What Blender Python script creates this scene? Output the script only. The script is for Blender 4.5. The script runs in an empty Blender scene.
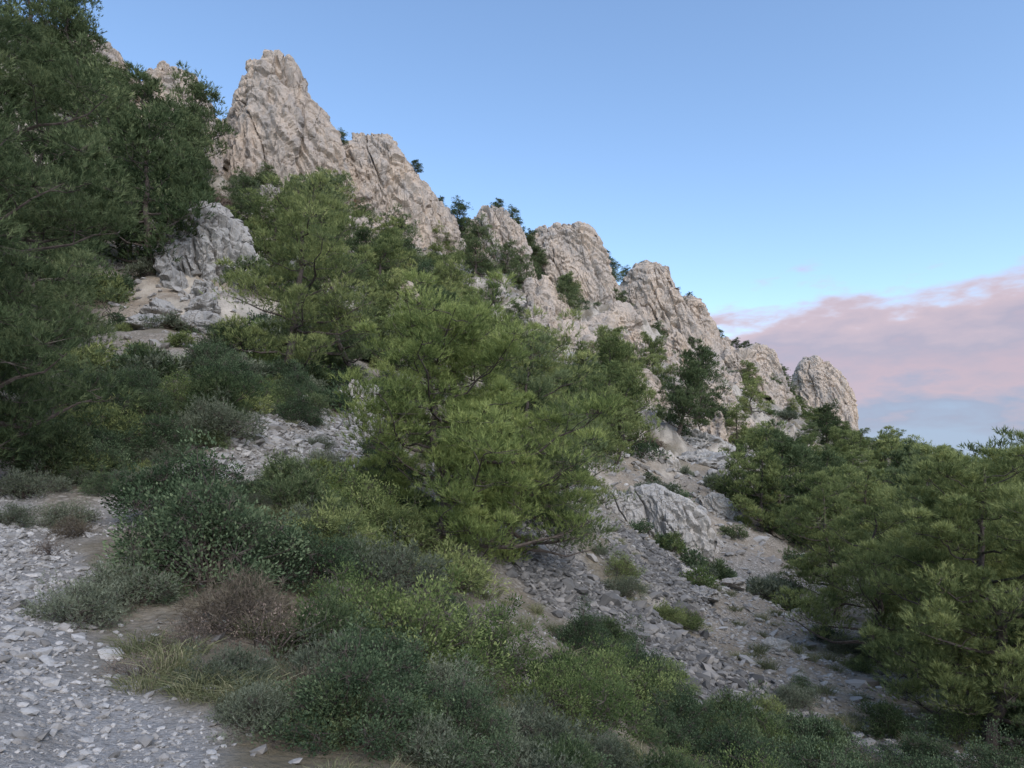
import bpy, math, numpy as np, bmesh
scene=bpy.context.scene
# ------------------------------------------------------------------ noise
def _h(ix,iy,iz,s):
    n=(ix*73856093)^(iy*19349663)^(iz*83492791)^(s*26544357+977)
    n&=0xffffffff
    n=((n^(n>>15))*739183)&0xffffffff
    n=((n^(n>>13))*1274127)&0xffffffff
    n=n^(n>>16)
    return n/4294967295.0*2-1
def vnoise(x,y,z,s=0):
    x=np.asarray(x,float);y=np.asarray(y,float);z=np.asarray(z,float)+0*x
    fx=np.floor(x);fy=np.floor(y);fz=np.floor(z)
    ix=fx.astype(np.int64);iy=fy.astype(np.int64);iz=fz.astype(np.int64)
    u=x-fx;v=y-fy;w=z-fz
    u=u*u*u*(u*(u*6-15)+10);v=v*v*v*(v*(v*6-15)+10);w=w*w*w*(w*(w*6-15)+10)
    r=0
    for a in (0,1):
        for b in (0,1):
            for c in (0,1):
                r=r+_h(ix+a,iy+b,iz+c,s)*(u if a else 1-u)*(v if b else 1-v)*(w if c else 1-w)
    return r
def fbm(x,y,z,o=4,s=0,g=.5):
    r=0;a=1;f=1;t=0
    for i in range(o):
        r=r+a*vnoise(x*f+i*7.3,y*f-i*3.1,z*f+i*1.7,s+i);t+=a;a*=g;f*=2.03
    return r/t*1.6
def sstep(a,b,x):
    t=np.clip((x-a)/(b-a),0,1);return t*t*(3-2*t)
# ------------------------------------------------------------------ terrain height function
def col(*p): return p
COLS=[(-180,col((0,0),(10,.2),(100,4),(300,-20),(500,-60),(700,-90))),
(-110,col((0,0),(5,.7),(15,4),(30,10),(60,30),(130,78),(300,100),(500,-20),(700,-90))),
(-60,col((0,0),(5,.4),(12,2.0),(20,4.5),(30,9),(60,28),(130,78),(300,100),(500,-20),(700,-90))),
(-36.2,col((0,0),(4.3,.1),(8.7,.3),(14.9,.8),(27,3.2),(50,10.5),(93,36),(130,68),(155,80),(300,50),(500,-40),(700,-90))),
(-30.5,col((0,0),(4.6,-.1),(8,-.05),(14,.8),(23,2.6),(49,10),(81,26.6),(116,54),(133,66),(200,50),(400,-20),(700,-90))),
(-24,col((0,0),(4.4,-.1),(6,-.12),(8.8,.1),(15.3,1.4),(27,4.1),(46,10),(71,23),(104,40),(122,52),(160,38),(400,-30),(700,-90))),
(-16.8,col((0,0),(4.5,-.23),(6.3,-.37),(9.4,-.07),(15.7,.96),(25,3),(40,7),(63,16.2),(89,28.3),(117,44.8),(127,51),(170,33),(400,-40),(700,-90))),
(-9.1,col((0,0),(4.56,-.3),(7,-.7),(12,-.63),(18,.3),(30,2.9),(50,8.7),(76,18.7),(111,33),(140,48),(180,28),(400,-50),(700,-90))),
(-1,col((0,0),(5.5,-.75),(8.5,-1.07),(15,-1.2),(21,-.5),(32,1.6),(52,6.8),(80,15.3),(115,29.5),(157,47.5),(200,28),(400,-50),(700,-90))),
(7.2,col((0,0),(4,-.9),(8,-1.8),(11.5,-2.2),(18,-2.26),(26,-1.75),(38,0),(60,4.2),(95,13.8),(141,29.6),(182,46.6),(230,22),(400,-50),(700,-90))),
(15,col((0,0),(4,-1.3),(11.4,-3.1),(15.5,-3.3),(23,-3.7),(35,-3.3),(54,-.6),(83,3.9),(129,14.1),(196,34.2),(224,43),(280,18),(400,-50),(700,-90))),
(22.4,col((0,0),(4,-1.5),(14,-3.9),(19,-4.3),(32,-4.8),(52,-3.9),(81,-1.6),(130,3.3),(205,13.8),(265,24),(320,0),(450,-50),(700,-90))),
(26.4,col((0,0),(4,-1.6),(15.6,-4.4),(22,-5),(37,-5.5),(58,-4.3),(95,-2.7),(156,.6),(234,7.6),(298,14),(360,-10),(470,-50),(700,-90))),
(34.9,col((0,0),(4,-1.7),(18,-4.8),(27,-5.6),(44,-6.1),(73,-5.3),(122,-4.1),(219,-1),(366,2.5),(450,-40),(700,-90))),
(60,col((0,0),(4,-1.8),(10,-4),(30,-9),(100,-15),(300,-25),(500,-60),(700,-90))),
(110,col((0,0),(5,-1.5),(30,-11),(100,-35),(300,-60),(700,-90))),
(180,col((0,0),(10,.2),(100,4),(300,-20),(500,-60),(700,-90)))]
NA,NU=721,440
AG=np.linspace(-180,180,NA);UG=np.linspace(math.log(2),math.log(702),NU);RG=np.exp(UG)-2
T=np.array([np.interp(np.log(RG+2),np.log(np.array([p[0] for p in c])+2),[p[1] for p in c]) for _,c in COLS])
ca=[c[0] for c in COLS]
Z=np.array([np.interp(AG,ca,T[:,j]) for j in range(NU)]).T
for k in range(36):
    Z[1:-1]=(Z[:-2]+2*Z[1:-1]+Z[2:])/4
    Z[:,1:-1]=(Z[:,:-2]+2*Z[:,1:-1]+Z[:,2:])/4
PATH=np.array([(-.5,-3),(-1.,0),(-2.0,2.5),(-2.85,4),(-4.1,5.5),(-5.5,7.5),(-7.3,9.7),(-9.6,12.5),(-14,16)])
UPATH=np.array([(-6.8,9.7),(-6.3,13),(-6.2,17),(-6.0,21),(-5.2,25),(-6,30)])
def dpoly(x,y,P):
    d=np.full(np.shape(x),1e9)
    for i in range(len(P)-1):
        a=P[i];b=P[i+1];ab=b-a
        t=np.clip(((x-a[0])*ab[0]+(y-a[1])*ab[1])/(ab@ab),0,1)
        d=np.minimum(d,np.hypot(x-a[0]-t*ab[0],y-a[1]-t*ab[1]))
    return d
def upathmask(x,y):
    return 1-sstep(.5,1.2,dpoly(x,y,UPATH)+fbm(x*.9,y*.9,0,3,5)*.6)
def pathmask(x,y):
    n=fbm(x*.9,y*.9,0,3,5)*.45
    m=1-sstep(.65,1.2,dpoly(x,y,PATH)+n)
    m2=1-sstep(.5,1.1,dpoly(x,y,UPATH)+n)
    return np.maximum(m,m2*.7)
SCREE=np.array([(-.6,23),(.6,21),(2.0,18.8),(3.6,17.2),(5.0,16.6)])
SCREE2=np.array([(6.2,31),(6.0,28),(5.2,25),(4.2,20)])
def screemask(x,y):
    n=fbm(x*.45,y*.45,0,3,9)*1.3
    return np.maximum(1-sstep(1.9,2.9,dpoly(x,y,SCREE)+n),1-sstep(.5,1.6,dpoly(x,y,SCREE2)+n))
# open, barely vegetated ground: (x, y, rx, ry, strength)
OPEN=[(-22,45,5.5,8,.93),(-6.0,22,1.9,7.,.75),(12,50,6,17,.8),(3,95,4.5,26,.85),(8.2,25,3.2,7.5,.66),(6.5,18,3,3.5,.45),(24,78,6,18,.75),(46,150,14,30,.8),(-10.,68,5,13,.75),(7,44,3,10,.85),(-15,33,2.5,6,.5),(10,118,10,14,.75),(24,140,8,20,.7),(19,60,4,9,.6),(-18,60,4,9,.7),(34,115,8,16,.7)]
def openmask(x,y):
    m=0*np.asarray(x,float)
    for a,b_,rx,ry,s in OPEN:
        m=np.maximum(m,s*(1-sstep(.75,1.15,np.hypot((x-a)/rx,(y-b_)/ry))))
    return m
def height(x,y):
    x=np.asarray(x,float);y=np.asarray(y,float)
    r=np.hypot(x,y);a=np.degrees(np.arctan2(x,y))
    fa=(a+180)/360*(NA-1);fu=(np.log(np.minimum(r,699)+2)-UG[0])/(UG[-1]-UG[0])*(NU-1)
    ia=np.clip(fa.astype(int),0,NA-2);iu=np.clip(fu.astype(int),0,NU-2)
    p=fa-ia;q=fu-iu
    z=(Z[ia,iu]*(1-p)+Z[ia+1,iu]*p)*(1-q)+(Z[ia,iu+1]*(1-p)+Z[ia+1,iu+1]*p)*q
    pm=pathmask(x,y)
    z=z+np.minimum(1.6,.011*r)*fbm(x/14,y/14,0,3,1)
    z=z+np.minimum(.7,.012*r)*(1-.8*pm)*fbm(x/3.1,y/3.1,0,3,2)
    z=z+(.035*(1-.5*pm))*fbm(x/.5,y/.5,0,2,3)
    rock=sstep(-.05,.4,fbm(x/17,y/17,0,2,31))*sstep(22,45,r)
    g=1-np.abs(fbm(x/5,y/7,z/4,3,33));z=z+rock*np.minimum(2.6,r*.028)*(g**2-.3)
    return z
# ------------------------------------------------------------------ mesh builder
class MB:
    def __init__(s): s.V=[];s.T=[];s.Q=[];s.C=[];s.TM=[];s.QM=[];s.n=0
    def add(s,V,T=None,Q=None,c=.5,m=0):
        V=np.asarray(V,float).reshape(-1,3);s.V.append(V)
        s.C.append(np.broadcast_to(np.asarray(c,float),(len(V),)).copy())
        if T is not None and len(T): s.T.append(np.asarray(T)+s.n);s.TM.append(np.full(len(T),m))
        if Q is not None and len(Q): s.Q.append(np.asarray(Q)+s.n);s.QM.append(np.full(len(Q),m))
        s.n+=len(V)
    def mesh(s,name,mats,smooth=False):
        V=np.concatenate(s.V);C=np.concatenate(s.C)
        T=np.concatenate(s.T) if s.T else np.zeros((0,3),int)
        Q=np.concatenate(s.Q) if s.Q else np.zeros((0,4),int)
        M=np.concatenate(s.TM+s.QM)
        me=bpy.data.meshes.new(name)
        me.vertices.add(len(V));me.vertices.foreach_set("co",V.astype(np.float32).ravel())
        L=np.concatenate([T.ravel(),Q.ravel()]).astype(np.int32)
        me.loops.add(len(L));me.loops.foreach_set("vertex_index",L)
        st=np.concatenate([np.arange(len(T))*3,len(T)*3+np.arange(len(Q))*4]).astype(np.int32)
        me.polygons.add(len(st));me.polygons.foreach_set("loop_start",st)
        me.update(calc_edges=True)
        me.polygons.foreach_set("material_index",M.astype(np.int32))
        me.polygons.foreach_set("use_smooth",np.full(len(st),smooth))
        at=me.attributes.new("tint",'FLOAT','POINT');at.data.foreach_set("value",C.astype(np.float32))
        for m in mats: me.materials.append(m)
        me.update();return me
def obj(name,me,loc=(0,0,0),rz=0,sc=1,par=None,tilt=(0,0)):
    o=bpy.data.objects.new(name,me);scene.collection.objects.link(o)
    o.location=loc;o.rotation_euler=(tilt[0],tilt[1],rz)
    o.scale=(sc,sc,sc) if np.isscalar(sc) else sc
    if par: o.parent=par
    return o
def empty(name):
    o=bpy.data.objects.new(name,None);scene.collection.objects.link(o);return o
def nrm(v): return v/np.maximum(np.linalg.norm(v,axis=-1,keepdims=True),1e-9)
# ------------------------------------------------------------------ materials
class NT:
    def __init__(s,name):
        s.m=bpy.data.materials.new(name);s.m.use_nodes=True;s.t=s.m.node_tree;s.t.nodes.clear()
        s.out=s.n('ShaderNodeOutputMaterial')
    def n(s,t,**k):
        x=s.t.nodes.new(t)
        for a,b in k.items(): setattr(x,a,b)
        return x
    def l(s,a,b): s.t.links.new(a,b)
    def noise(s,vec,sc,det=4,rough=.55):
        x=s.n('ShaderNodeTexNoise');x.inputs['Scale'].default_value=sc;x.inputs['Detail'].default_value=det;x.inputs['Roughness'].default_value=rough
        s.l(vec,x.inputs['Vector']);return x.outputs['Fac']
    def ramp(s,fac,stops):
        x=s.n('ShaderNodeValToRGB');e=x.color_ramp.elements
        while len(e)<len(stops): e.new(.5)
        for i,(p,c) in enumerate(stops):
            e[i].position=p;e[i].color=(c[0],c[1],c[2],1) if not np.isscalar(c) else (c,c,c,1)
        s.l(fac,x.inputs['Fac']);return x.outputs['Color']
    def mix(s,f,a,b,bt='MIX'):
        x=s.n('ShaderNodeMix',data_type='RGBA',blend_type=bt)
        for v,i in ((f,0),(a,6),(b,7)):
            if hasattr(v,'links'): s.l(v,x.inputs[i])
            elif i==0: x.inputs[0].default_value=v
            else: x.inputs[i].default_value=(*v,1)
        return x.outputs[2]
    def math(s,op,a,b=0.):
        x=s.n('ShaderNodeMath',operation=op)
        for i,v in enumerate((a,b)):
            if hasattr(v,'links'): s.l(v,x.inputs[i])
            else: x.inputs[i].default_value=v
        return x.outputs[0]
    def bump(s,h,st,dist,nor=None):
        x=s.n('ShaderNodeBump');x.inputs['Strength'].default_value=st;x.inputs['Distance'].default_value=dist
        s.l(h,x.inputs['Height'])
        if nor: s.l(nor,x.inputs['Normal'])
        return x.outputs[0]
    def bsdf(s,colr,rough=.9,nor=None,spec=.2):
        b=s.n('ShaderNodeBsdfPrincipled');b.inputs['Roughness'].default_value=rough;b.inputs['Specular IOR Level'].default_value=spec
        if hasattr(colr,'links'): s.l(colr,b.inputs['Base Color'])
        else: b.inputs['Base Color'].default_value=(*colr,1)
        if nor: s.l(nor,b.inputs['Normal'])
        s.l(b.outputs[0],s.out.inputs[0]);return b
    def attr(s,name): 
        return s.n('ShaderNodeAttribute',attribute_name=name).outputs
def foliage(name,dark,mid,light,trans=.3,rough=.6,rnd=.4):
    t=NT(name);a=t.attr('tint')['Fac']
    oi=t.n('ShaderNodeObjectInfo')
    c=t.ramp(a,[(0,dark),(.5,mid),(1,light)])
    hs=t.n('ShaderNodeHueSaturation');t.l(c,hs.inputs['Color'])
    v=t.math('ADD',t.math('MULTIPLY',oi.outputs['Random'],rnd*1.6),1-rnd*.8);t.l(v,hs.inputs['Value'])
    h=t.math('ADD',t.math('MULTIPLY',oi.outputs['Random'],-.03),.518);t.l(h,hs.inputs['Hue'])
    b=t.n('ShaderNodeBsdfDiffuse')
    t.l(hs.outputs[0],b.inputs['Color'])
    tr=t.n('ShaderNodeBsdfTranslucent')
    t.l(t.mix(.35,hs.outputs[0],(.17,.21,.07)),tr.inputs['Color'])
    mx=t.n('ShaderNodeMixShader');mx.inputs[0].default_value=trans
    t.l(b.outputs[0],mx.inputs[1]);t.l(tr.outputs[0],mx.inputs[2]);t.l(mx.outputs[0],t.out.inputs[0])
    return t.m
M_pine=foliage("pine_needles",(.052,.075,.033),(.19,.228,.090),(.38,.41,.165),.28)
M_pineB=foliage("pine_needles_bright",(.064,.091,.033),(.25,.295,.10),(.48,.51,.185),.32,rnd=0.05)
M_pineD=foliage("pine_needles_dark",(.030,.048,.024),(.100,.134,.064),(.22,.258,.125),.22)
M_mastic=foliage("mastic_leaves",(.028,.048,.027),(.080,.115,.062),(.19,.24,.13),.2)
M_bright=foliage("bright_leaves",(.06,.095,.03),(.165,.215,.08),(.30,.35,.14),.33)
M_grey=foliage("rosemary_leaves",(.065,.078,.052),(.165,.185,.125),(.28,.30,.215),.2)
M_dry=foliage("dry_twigs",(.08,.06,.045),(.185,.145,.115),(.31,.255,.19),.1)
M_grass=foliage("grass_blades",(.08,.095,.045),(.19,.20,.105),(.38,.34,.21),.25)
t=NT("bark");tc=t.n('ShaderNodeTexCoord').outputs['Object']
f=t.noise(tc,9,5,.7);t.bsdf(t.ramp(f,[(.3,(.045,.036,.03)),(.7,(.16,.13,.11))]),.9,t.bump(f,.6,.05));M_bark=t.m
# limestone
def limestone(name,warm,sc=1.,grey=.5,crk=.4,bd=.8,gc=(.35,.33,.305),dk=.45):
    t=NT(name);p=t.n('ShaderNodeNewGeometry').outputs['Position']
    mp=t.n('ShaderNodeMapping');t.l(p,mp.inputs[0]);mp.inputs['Rotation'].default_value=(.2,.35,.2);mp.inputs['Scale'].default_value=(sc,sc,sc*.3)
    v=mp.outputs[0]
    n1=t.noise(v,.11,5,.6);n2=t.noise(v,.6,9,.74);n3=t.noise(p,2.2*sc,8,.75);n4=t.noise(v,.28,6,.65)
    c=t.ramp(n1,[(.3,(warm[0]*.80,warm[1]*.82,warm[2]*.85)),(.5,warm),(.72,(warm[0]*1.10,warm[1]*1.05,warm[2]*.98))])
    c=t.mix(t.ramp(n4,[(.46,0.),(.62,grey)]),c,gc)
    c=t.mix(t.ramp(n2,[(.48,0.),(.66,grey)]),c,(gc[0]*.8,gc[1]*.8,gc[2]*.8))
    c=t.mix(t.ramp(n3,[(.34,dk),(.48,0.)]),c,(.24,.205,.165))
    w=t.n('ShaderNodeTexVoronoi',feature='DISTANCE_TO_EDGE');w.inputs['Scale'].default_value=.22*sc
    dv=t.n('ShaderNodeVectorMath',operation='ADD');nz=t.n('ShaderNodeTexNoise');nz.inputs['Scale'].default_value=.4*sc;nz.inputs['Detail'].default_value=7
    t.l(v,nz.inputs['Vector']);sv=t.n('ShaderNodeVectorMath',operation='SCALE');sv.inputs['Scale'].default_value=1.8/sc
    t.l(nz.outputs['Color'],sv.inputs[0]);t.l(v,dv.inputs[0]);t.l(sv.outputs[0],dv.inputs[1]);t.l(dv.outputs[0],w.inputs['Vector'])
    cr=t.ramp(w.outputs['Distance'],[(0,1.),(.022,0.)])
    c=t.mix(t.math('MULTIPLY',cr,crk),c,(.15,.12,.09))
    h=t.math('ADD',t.math('MULTIPLY',n2,1.2),t.math('MULTIPLY',n3,.4));h=t.math('SUBTRACT',h,t.math('MULTIPLY',cr,.25))
    t.bsdf(c,.92,t.bump(h,.8,bd/sc));return t.m
M_crag=limestone("crag_limestone",(.575,.475,.38),1.,.6,.4,bd=.7)
M_rock=limestone("grey_limestone",(.44,.42,.385),2.0,.5,.5,.7,(.31,.30,.285))
M_slab=limestone("slab_limestone",(.50,.465,.415),2.,.5,.4,.5,(.36,.345,.32))
# stones
t=NT("loose_stone");a=t.attr('tint')['Fac'];p=t.n('ShaderNodeNewGeometry').outputs['Position']
c=t.ramp(a,[(0,(.15,.14,.125)),(.3,(.30,.285,.265)),(.7,(.42,.405,.38)),(1,(.53,.505,.47))])
nf=t.noise(p,40,4,.6);c=t.mix(t.ramp(nf,[(.35,.4),(.6,0.)]),c,(.25,.22,.18));t.bsdf(c,.85,t.bump(nf,.3,.01));M_stone=t.m
t=NT("scree_stone");a=t.attr('tint')['Fac']
c=t.ramp(a,[(0,(.065,.062,.058)),(.5,(.155,.148,.138)),(1,(.33,.305,.275))]);t.bsdf(c,.9);M_scree=t.m
# ground
t=NT("hillside_ground");g=t.n('ShaderNodeNewGeometry');p=g.outputs['Position']
pm=t.attr('path')['Fac'];sm=t.attr('scree')['Fac'];om=t.attr('open')['Fac']
nb=t.noise(p,.09,5,.6);nm=t.noise(p,.7,6,.65);ns=t.noise(p,6,6,.7);nx=t.noise(p,34,4,.7)
soil=t.ramp(nm,[(.3,(.20,.145,.095)),(.46,(.34,.265,.185)),(.6,(.43,.36,.28)),(.78,(.48,.43,.365))])
soil=t.mix(t.ramp(ns,[(.40,.65),(.58,0.)]),soil,(.15,.12,.085))
peb=t.n('ShaderNodeTexVoronoi');peb.inputs['Scale'].default_value=11;t.l(p,peb.inputs['Vector'])
pc=t.ramp(peb.outputs['Color'],[(.1,(.20,.185,.16)),(.5,(.36,.335,.30)),(.9,(.50,.47,.43))])
pc=t.mix(t.ramp(peb.outputs['Distance'],[(.35,0.),(.7,.8)]),pc,(.14,.13,.11))
soil=t.mix(t.ramp(nb,[(.40,.2),(.58,.7)]),soil,pc)
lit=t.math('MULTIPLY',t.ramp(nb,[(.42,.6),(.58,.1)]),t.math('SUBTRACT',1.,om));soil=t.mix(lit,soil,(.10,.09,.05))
grav=t.ramp(nx,[(.3,(.19,.175,.16)),(.55,(.34,.325,.305)),(.75,(.46,.44,.415))])
grav=t.mix(t.ramp(nm,[(.36,.5),(.56,0.)]),grav,(.17,.15,.12))
c=t.mix(pm,soil,grav)
sc_=t.ramp(peb.outputs['Color'],[(.1,(.085,.08,.075)),(.6,(.17,.162,.15)),(1,(.30,.28,.25))])
c=t.mix(sm,c,sc_)
sp=t.n('ShaderNodeSeparateXYZ');t.l(g.outputs['Normal'],sp.inputs[0])
st=t.ramp(t.math('ADD',sp.outputs['Z'],t.math('MULTIPLY',t.math('SUBTRACT',nm,.5),.3)),[(.68,1.),(.82,0.)])
rk=t.ramp(t.noise(p,.9,8,.7),[(.3,(.24,.215,.18)),(.5,(.44,.39,.32)),(.7,(.53,.47,.39))])
c=t.mix(st,c,rk)
h=t.math('ADD',t.math('MULTIPLY',ns,.6),t.math('MULTIPLY',nx,.12));h=t.math('ADD',h,t.math('MULTIPLY',peb.outputs['Distance'],-.14))
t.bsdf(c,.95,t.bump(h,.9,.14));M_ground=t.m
t=NT("sea_water");t.bsdf((.02,.05,.08),.25,None,.5);M_sea=t.m
# ------------------------------------------------------------------ terrain mesh
ang=np.radians(np.concatenate([np.linspace(-180,-46,46),np.linspace(-45,45,560),np.linspace(46,180,46)]))
rr=np.concatenate([[.05,.3],np.geomspace(.6,700,520)])
AA,RR=np.meshgrid(ang,rr);X=RR*np.sin(AA);Y=RR*np.cos(AA);H=height(X,Y)
nr,na=X.shape
idx=np.arange(nr*na).reshape(nr,na)
Q=np.stack([idx[:-1,:-1],idx[1:,:-1],idx[1:,1:],idx[:-1,1:]],-1).reshape(-1,4)[:,::-1]
b=MB();b.add(np.stack([X,Y,H],-1),Q=Q);me=b.mesh("hillside_terrain",[M_ground],True)
for nme,fn in (("path",pathmask),("scree",screemask),("open",openmask)):
    at=me.attributes.new(nme,'FLOAT','POINT');at.data.foreach_set("value",fn(X,Y).ravel().astype(np.float32))
obj("hillside_terrain",me)
b=MB();k=96;aa=np.linspace(0,2*math.pi,k,endpoint=False)
b.add(np.vstack([[0,0,-62],np.stack([15000*np.cos(aa),15000*np.sin(aa),0*aa-62],1)]),T=[(0,1+i,1+(i+1)%k) for i in range(k)])
obj("sea",b.mesh("sea",[M_sea]))
# ------------------------------------------------------------------ crags
def gridnormals(P):
    du=np.gradient(P,axis=0);dv=np.gradient(P,axis=1);return nrm(np.cross(du,dv))
def crag(name,pts,seed,W=.5,amp=1.,k_=1.,mat=None,drop=.9,bury=4,rough=1.,ns=400,nt=300,jag=.75):
    pts=np.array(pts,float);pts[:,2]-=drop
    d=np.r_[0,np.cumsum(np.hypot(np.diff(pts[:,0]),np.diff(pts[:,2])))];TL=d[-1];d/=d[-1]
    s=np.linspace(0,1,ns)
    C=np.stack([np.interp(s,d,pts[:,i]) for i in range(3)],1)
    sl=s*TL/k_
    c1=fbm(sl/3.4+seed,sl*0,0,3,seed+40);c2=fbm(sl/1.2+seed,sl*0,0,2,seed+41)
    st=np.floor(c1*3.0)/3.0
    C[:,2]+=amp*jag*(1.1*st+.35*c2)*np.sin(s*math.pi)**.5
    ts=np.linspace(0,1,nt)
    base=height(C[:,0],C[:,1])-bury
    Hh=np.maximum(C[:,2]-base,1. if bury>=1 else .3)
    dirv=pts[-1,:2]-pts[0,:2];dirv=dirv/np.linalg.norm(dirv);nv=np.array([dirv[1],-dirv[0]])
    tt=1-2*ts
    off=np.sign(tt)*np.abs(tt)**1.12
    zz=1-np.abs(tt)**2.25
    Hs=np.convolve(np.pad(Hh,8,mode='edge'),np.ones(17)/17,'valid')
    Wd=Hs*W
    wf=np.where(off>0,1.1,.8)
    P=np.zeros((ns,nt,3))
    P[:,:,0]=C[:,None,0]+nv[0]*off*wf*Wd[:,None];P[:,:,1]=C[:,None,1]+nv[1]*off*wf*Wd[:,None]
    P[:,:,2]=base[:,None]+zz*Hh[:,None]
    N=gridnormals(P)
    c0=P.reshape(-1,3).mean(0)
    if ((P-c0)*N).sum()<0: N=-N
    x,y,z=P[...,0]/k_,P[...,1]/k_,P[...,2]/k_
    q=x*.92+z*.38;q2=z*.92-x*.38
    k=seed*13.7
    dsp=1.0*fbm(x/10+k,y/10,z/14,2,seed)
    n0=fbm(q/4.6+k,y/7,q2/22,3,seed+5);dsp-=1.35*(1-sstep(0.,.09,np.abs(n0)))
    for (fx,fz,a,ss) in ((7,16,1.2,15),(3.6,9,.6,16),(1.9,4.4,.27,17)):
        n1=fbm(q/fx+k,y/fx,q2/fz,3,seed+ss)*2.5;fl=np.floor(n1);fr=n1-fl
        dsp+=a*(fl+sstep(.0,.14,fr)-.45*fr)*.5
    n0=fbm(q/9+k,y/8,q2/2.6,3,seed+9);dsp-=.3*(1-sstep(0,.09,np.abs(n0)))
    g=1-np.abs(fbm(x/2.6,y/2.6,z/5.0,4,seed+7,.56));dsp-=.36*rough*g**3
    dsp+=.14*rough*fbm(x/.7,y/.7,z/.9,3,seed+8,.6)
    dsp*=amp
    P=P+N*dsp[...,None]
    id=np.arange(ns*nt).reshape(ns,nt)
    Q=np.stack([id[:-1,:-1],id[1:,:-1],id[1:,1:],id[:-1,1:]],-1).reshape(-1,4)
    b=MB();b.add(P,Q=Q);obj(name,b.mesh(name,[mat or M_crag],False))
def ys(pts,y0,y1):
    n=len(pts);return [(p[0],y0+(y1-y0)*i/(n-1),p[1]) for i,p in enumerate(pts)]
crag("limestone_crag",ys([(-76,66),(-74,69),(-71,71.5),(-65.5,71.),(-61.5,67.3),(-59,62)],108,111),1,.5,.8)
crag("limestone_crag",ys([(-57,56),(-55.8,58.6),(-54,63.1),(-52,63.9),(-49.8,62.8),(-47.6,60.9),(-46,57),(-44,50)],104,107),2,.5,.8)
crag("limestone_crag",ys([(-50.8,38),(-49.6,50),(-48.6,58.5),(-47.2,61.5),(-45.8,66),(-44.6,68.4),(-43.8,72.2),(-41.6,73.0),(-38.6,72.4),(-37.4,70.8),(-36.8,67),(-35.2,65.4),(-33.5,63.2),(-31.0,61.0),(-29.2,54.5),(-27.8,44)],117,123),3,.42,.85)
crag("limestone_crag",ys([(-34,51),(-32.6,59),(-31.2,62),(-29.6,66.2),(-25.9,67.4),(-24.1,66.8),(-22.3,64.8),(-20.5,61.6),(-18,60.4),(-15.5,57.),(-13.3,54.5),(-11.8,49.),(-10.2,41)],127,151),4,.45,.9)
crag("limestone_crag",ys([(-11.2,44),(-10.4,51.3),(-9.3,58.),(-6.7,61.6),(-3.1,61.2),(.7,59.2),(3.2,55),(5.4,44)],155,162),5,.45,.9)
crag("limestone_crag",ys([(2.6,45),(3.6,52.8),(5.4,60.3),(8.2,62.8),(14.1,63.1),(18.6,61.4),(22.6,58),(25.4,52.),(27.6,42.8),(28.5,39)],171,183),6,.48,.95)
crag("limestone_crag",ys([(29.2,42),(30.2,50),(31.8,57),(36.4,60.6),(42.8,61.4),(45.2,59.2),(46.4,49.5),(48.6,54.6),(52.7,55.6),(55.7,51.8),(58.6,45),(61,34)],195,216),7,.45,.9)
crag("limestone_crag",ys([(61,34),(62.6,41.7),(64.4,46.8),(69.3,47.1),(71.8,42.),(76.,44.4),(84,44.4),(87.7,42.8),(91.5,37),(95.5,28.4),(98,18)],228,248),8,.45,.9)
crag("limestone_crag",ys([(102,16),(103.,28),(104.6,38.),(107.4,42.6),(112.4,44.4),(118.,43),(122.8,38),(125.8,30),(128.4,20.4),(131,10)],255,265),9,.38,.85,jag=.5)
crag("grey_rock_face",ys([(-25.8,13),(-25.2,18),(-24.3,20.2),(-23.0,21.2),(-21.4,20.6),(-20.,18.4),(-19.2,14.5),(-18.6,11)],53,51.5),21,.5,.5,.42,M_rock,.6,3,1.4,260,200)
crag("grey_rock_face",ys([(-23.2,11),(-22.6,13.2),(-21.4,14.4),(-19.9,14.0),(-18.8,12.4),(-17.9,9)],48.2,47.2),22,.5,.4,.34,M_rock,.1,2.5,1.4,240,180)
crag("rock_slab",ys([(3.5,-1.0),(4.2,.0),(5.2,.65),(6.2,.85),(7.6,.75),(8.8,.0),(9.6,-.8),(10.1,-1.8)],36.5,35),31,.5,.2,.3,M_slab,0.1,.8,1.3,260,160,.6)
def ledge(x,y,w,h,seed,mat=M_crag,dx=0.,W=.8,name="rock_ledge"):
    r=np.random.default_rng(seed);n=7;P=[]
    for i in range(n):
        f=i/(n-1);xx=x+(f-.5)*w;yy=y+(f-.5)*dx
        hh=h*math.sin(math.pi*f)**.45*r.uniform(.75,1.1)-.15*h
        P.append((xx,yy,float(height(xx,yy))+hh))
    sc=max(.18,min(.8,h/5));crag(name,P,seed,W,sc*.85,sc,mat,0,h*.5,1.2,170,130,.6)
ledge(10.2,38,3.2,1.,35,M_slab,1,.9);ledge(12.2,60,5,2.2,32,M_slab);ledge(4.6,105,10,5.2,33);ledge(31,118,12,5.5,34)
ledge(-12.5,76,6,3.2,36);ledge(-8,60,4,2.4,37,M_slab);ledge(-6.6,31,3,1.5,38,M_slab);ledge(10,78,6,3,39);ledge(16,92,7,3.6,40);ledge(39,128,9,5,41);ledge(20.5,63,5,2,42,M_slab)
ledge(33,142,9,6,43);ledge(52,162,10,6,44);ledge(-27,66,5,3,45,M_rock);ledge(-17.5,58,5,2.8,46,M_rock);ledge(2.2,68,4,2.3,47,M_slab);ledge(68,190,12,7,48);ledge(84,215,12,7,49);ledge(14.5,50,3.4,1.4,50,M_slab)
ledge(3.4,47,3,1.5,51,M_slab);ledge(-14,44,3.5,1.8,52,M_rock);ledge(26,88,5,2.8,53);ledge(6,130,9,6,54);ledge(20,128,9,5.5,55);ledge(-22,104,8,5,56);ledge(-30,90,7,5,57);ledge(7.6,29,1.8,.7,58,M_slab);ledge(9.6,44,3,1.1,59,M_slab)
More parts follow.
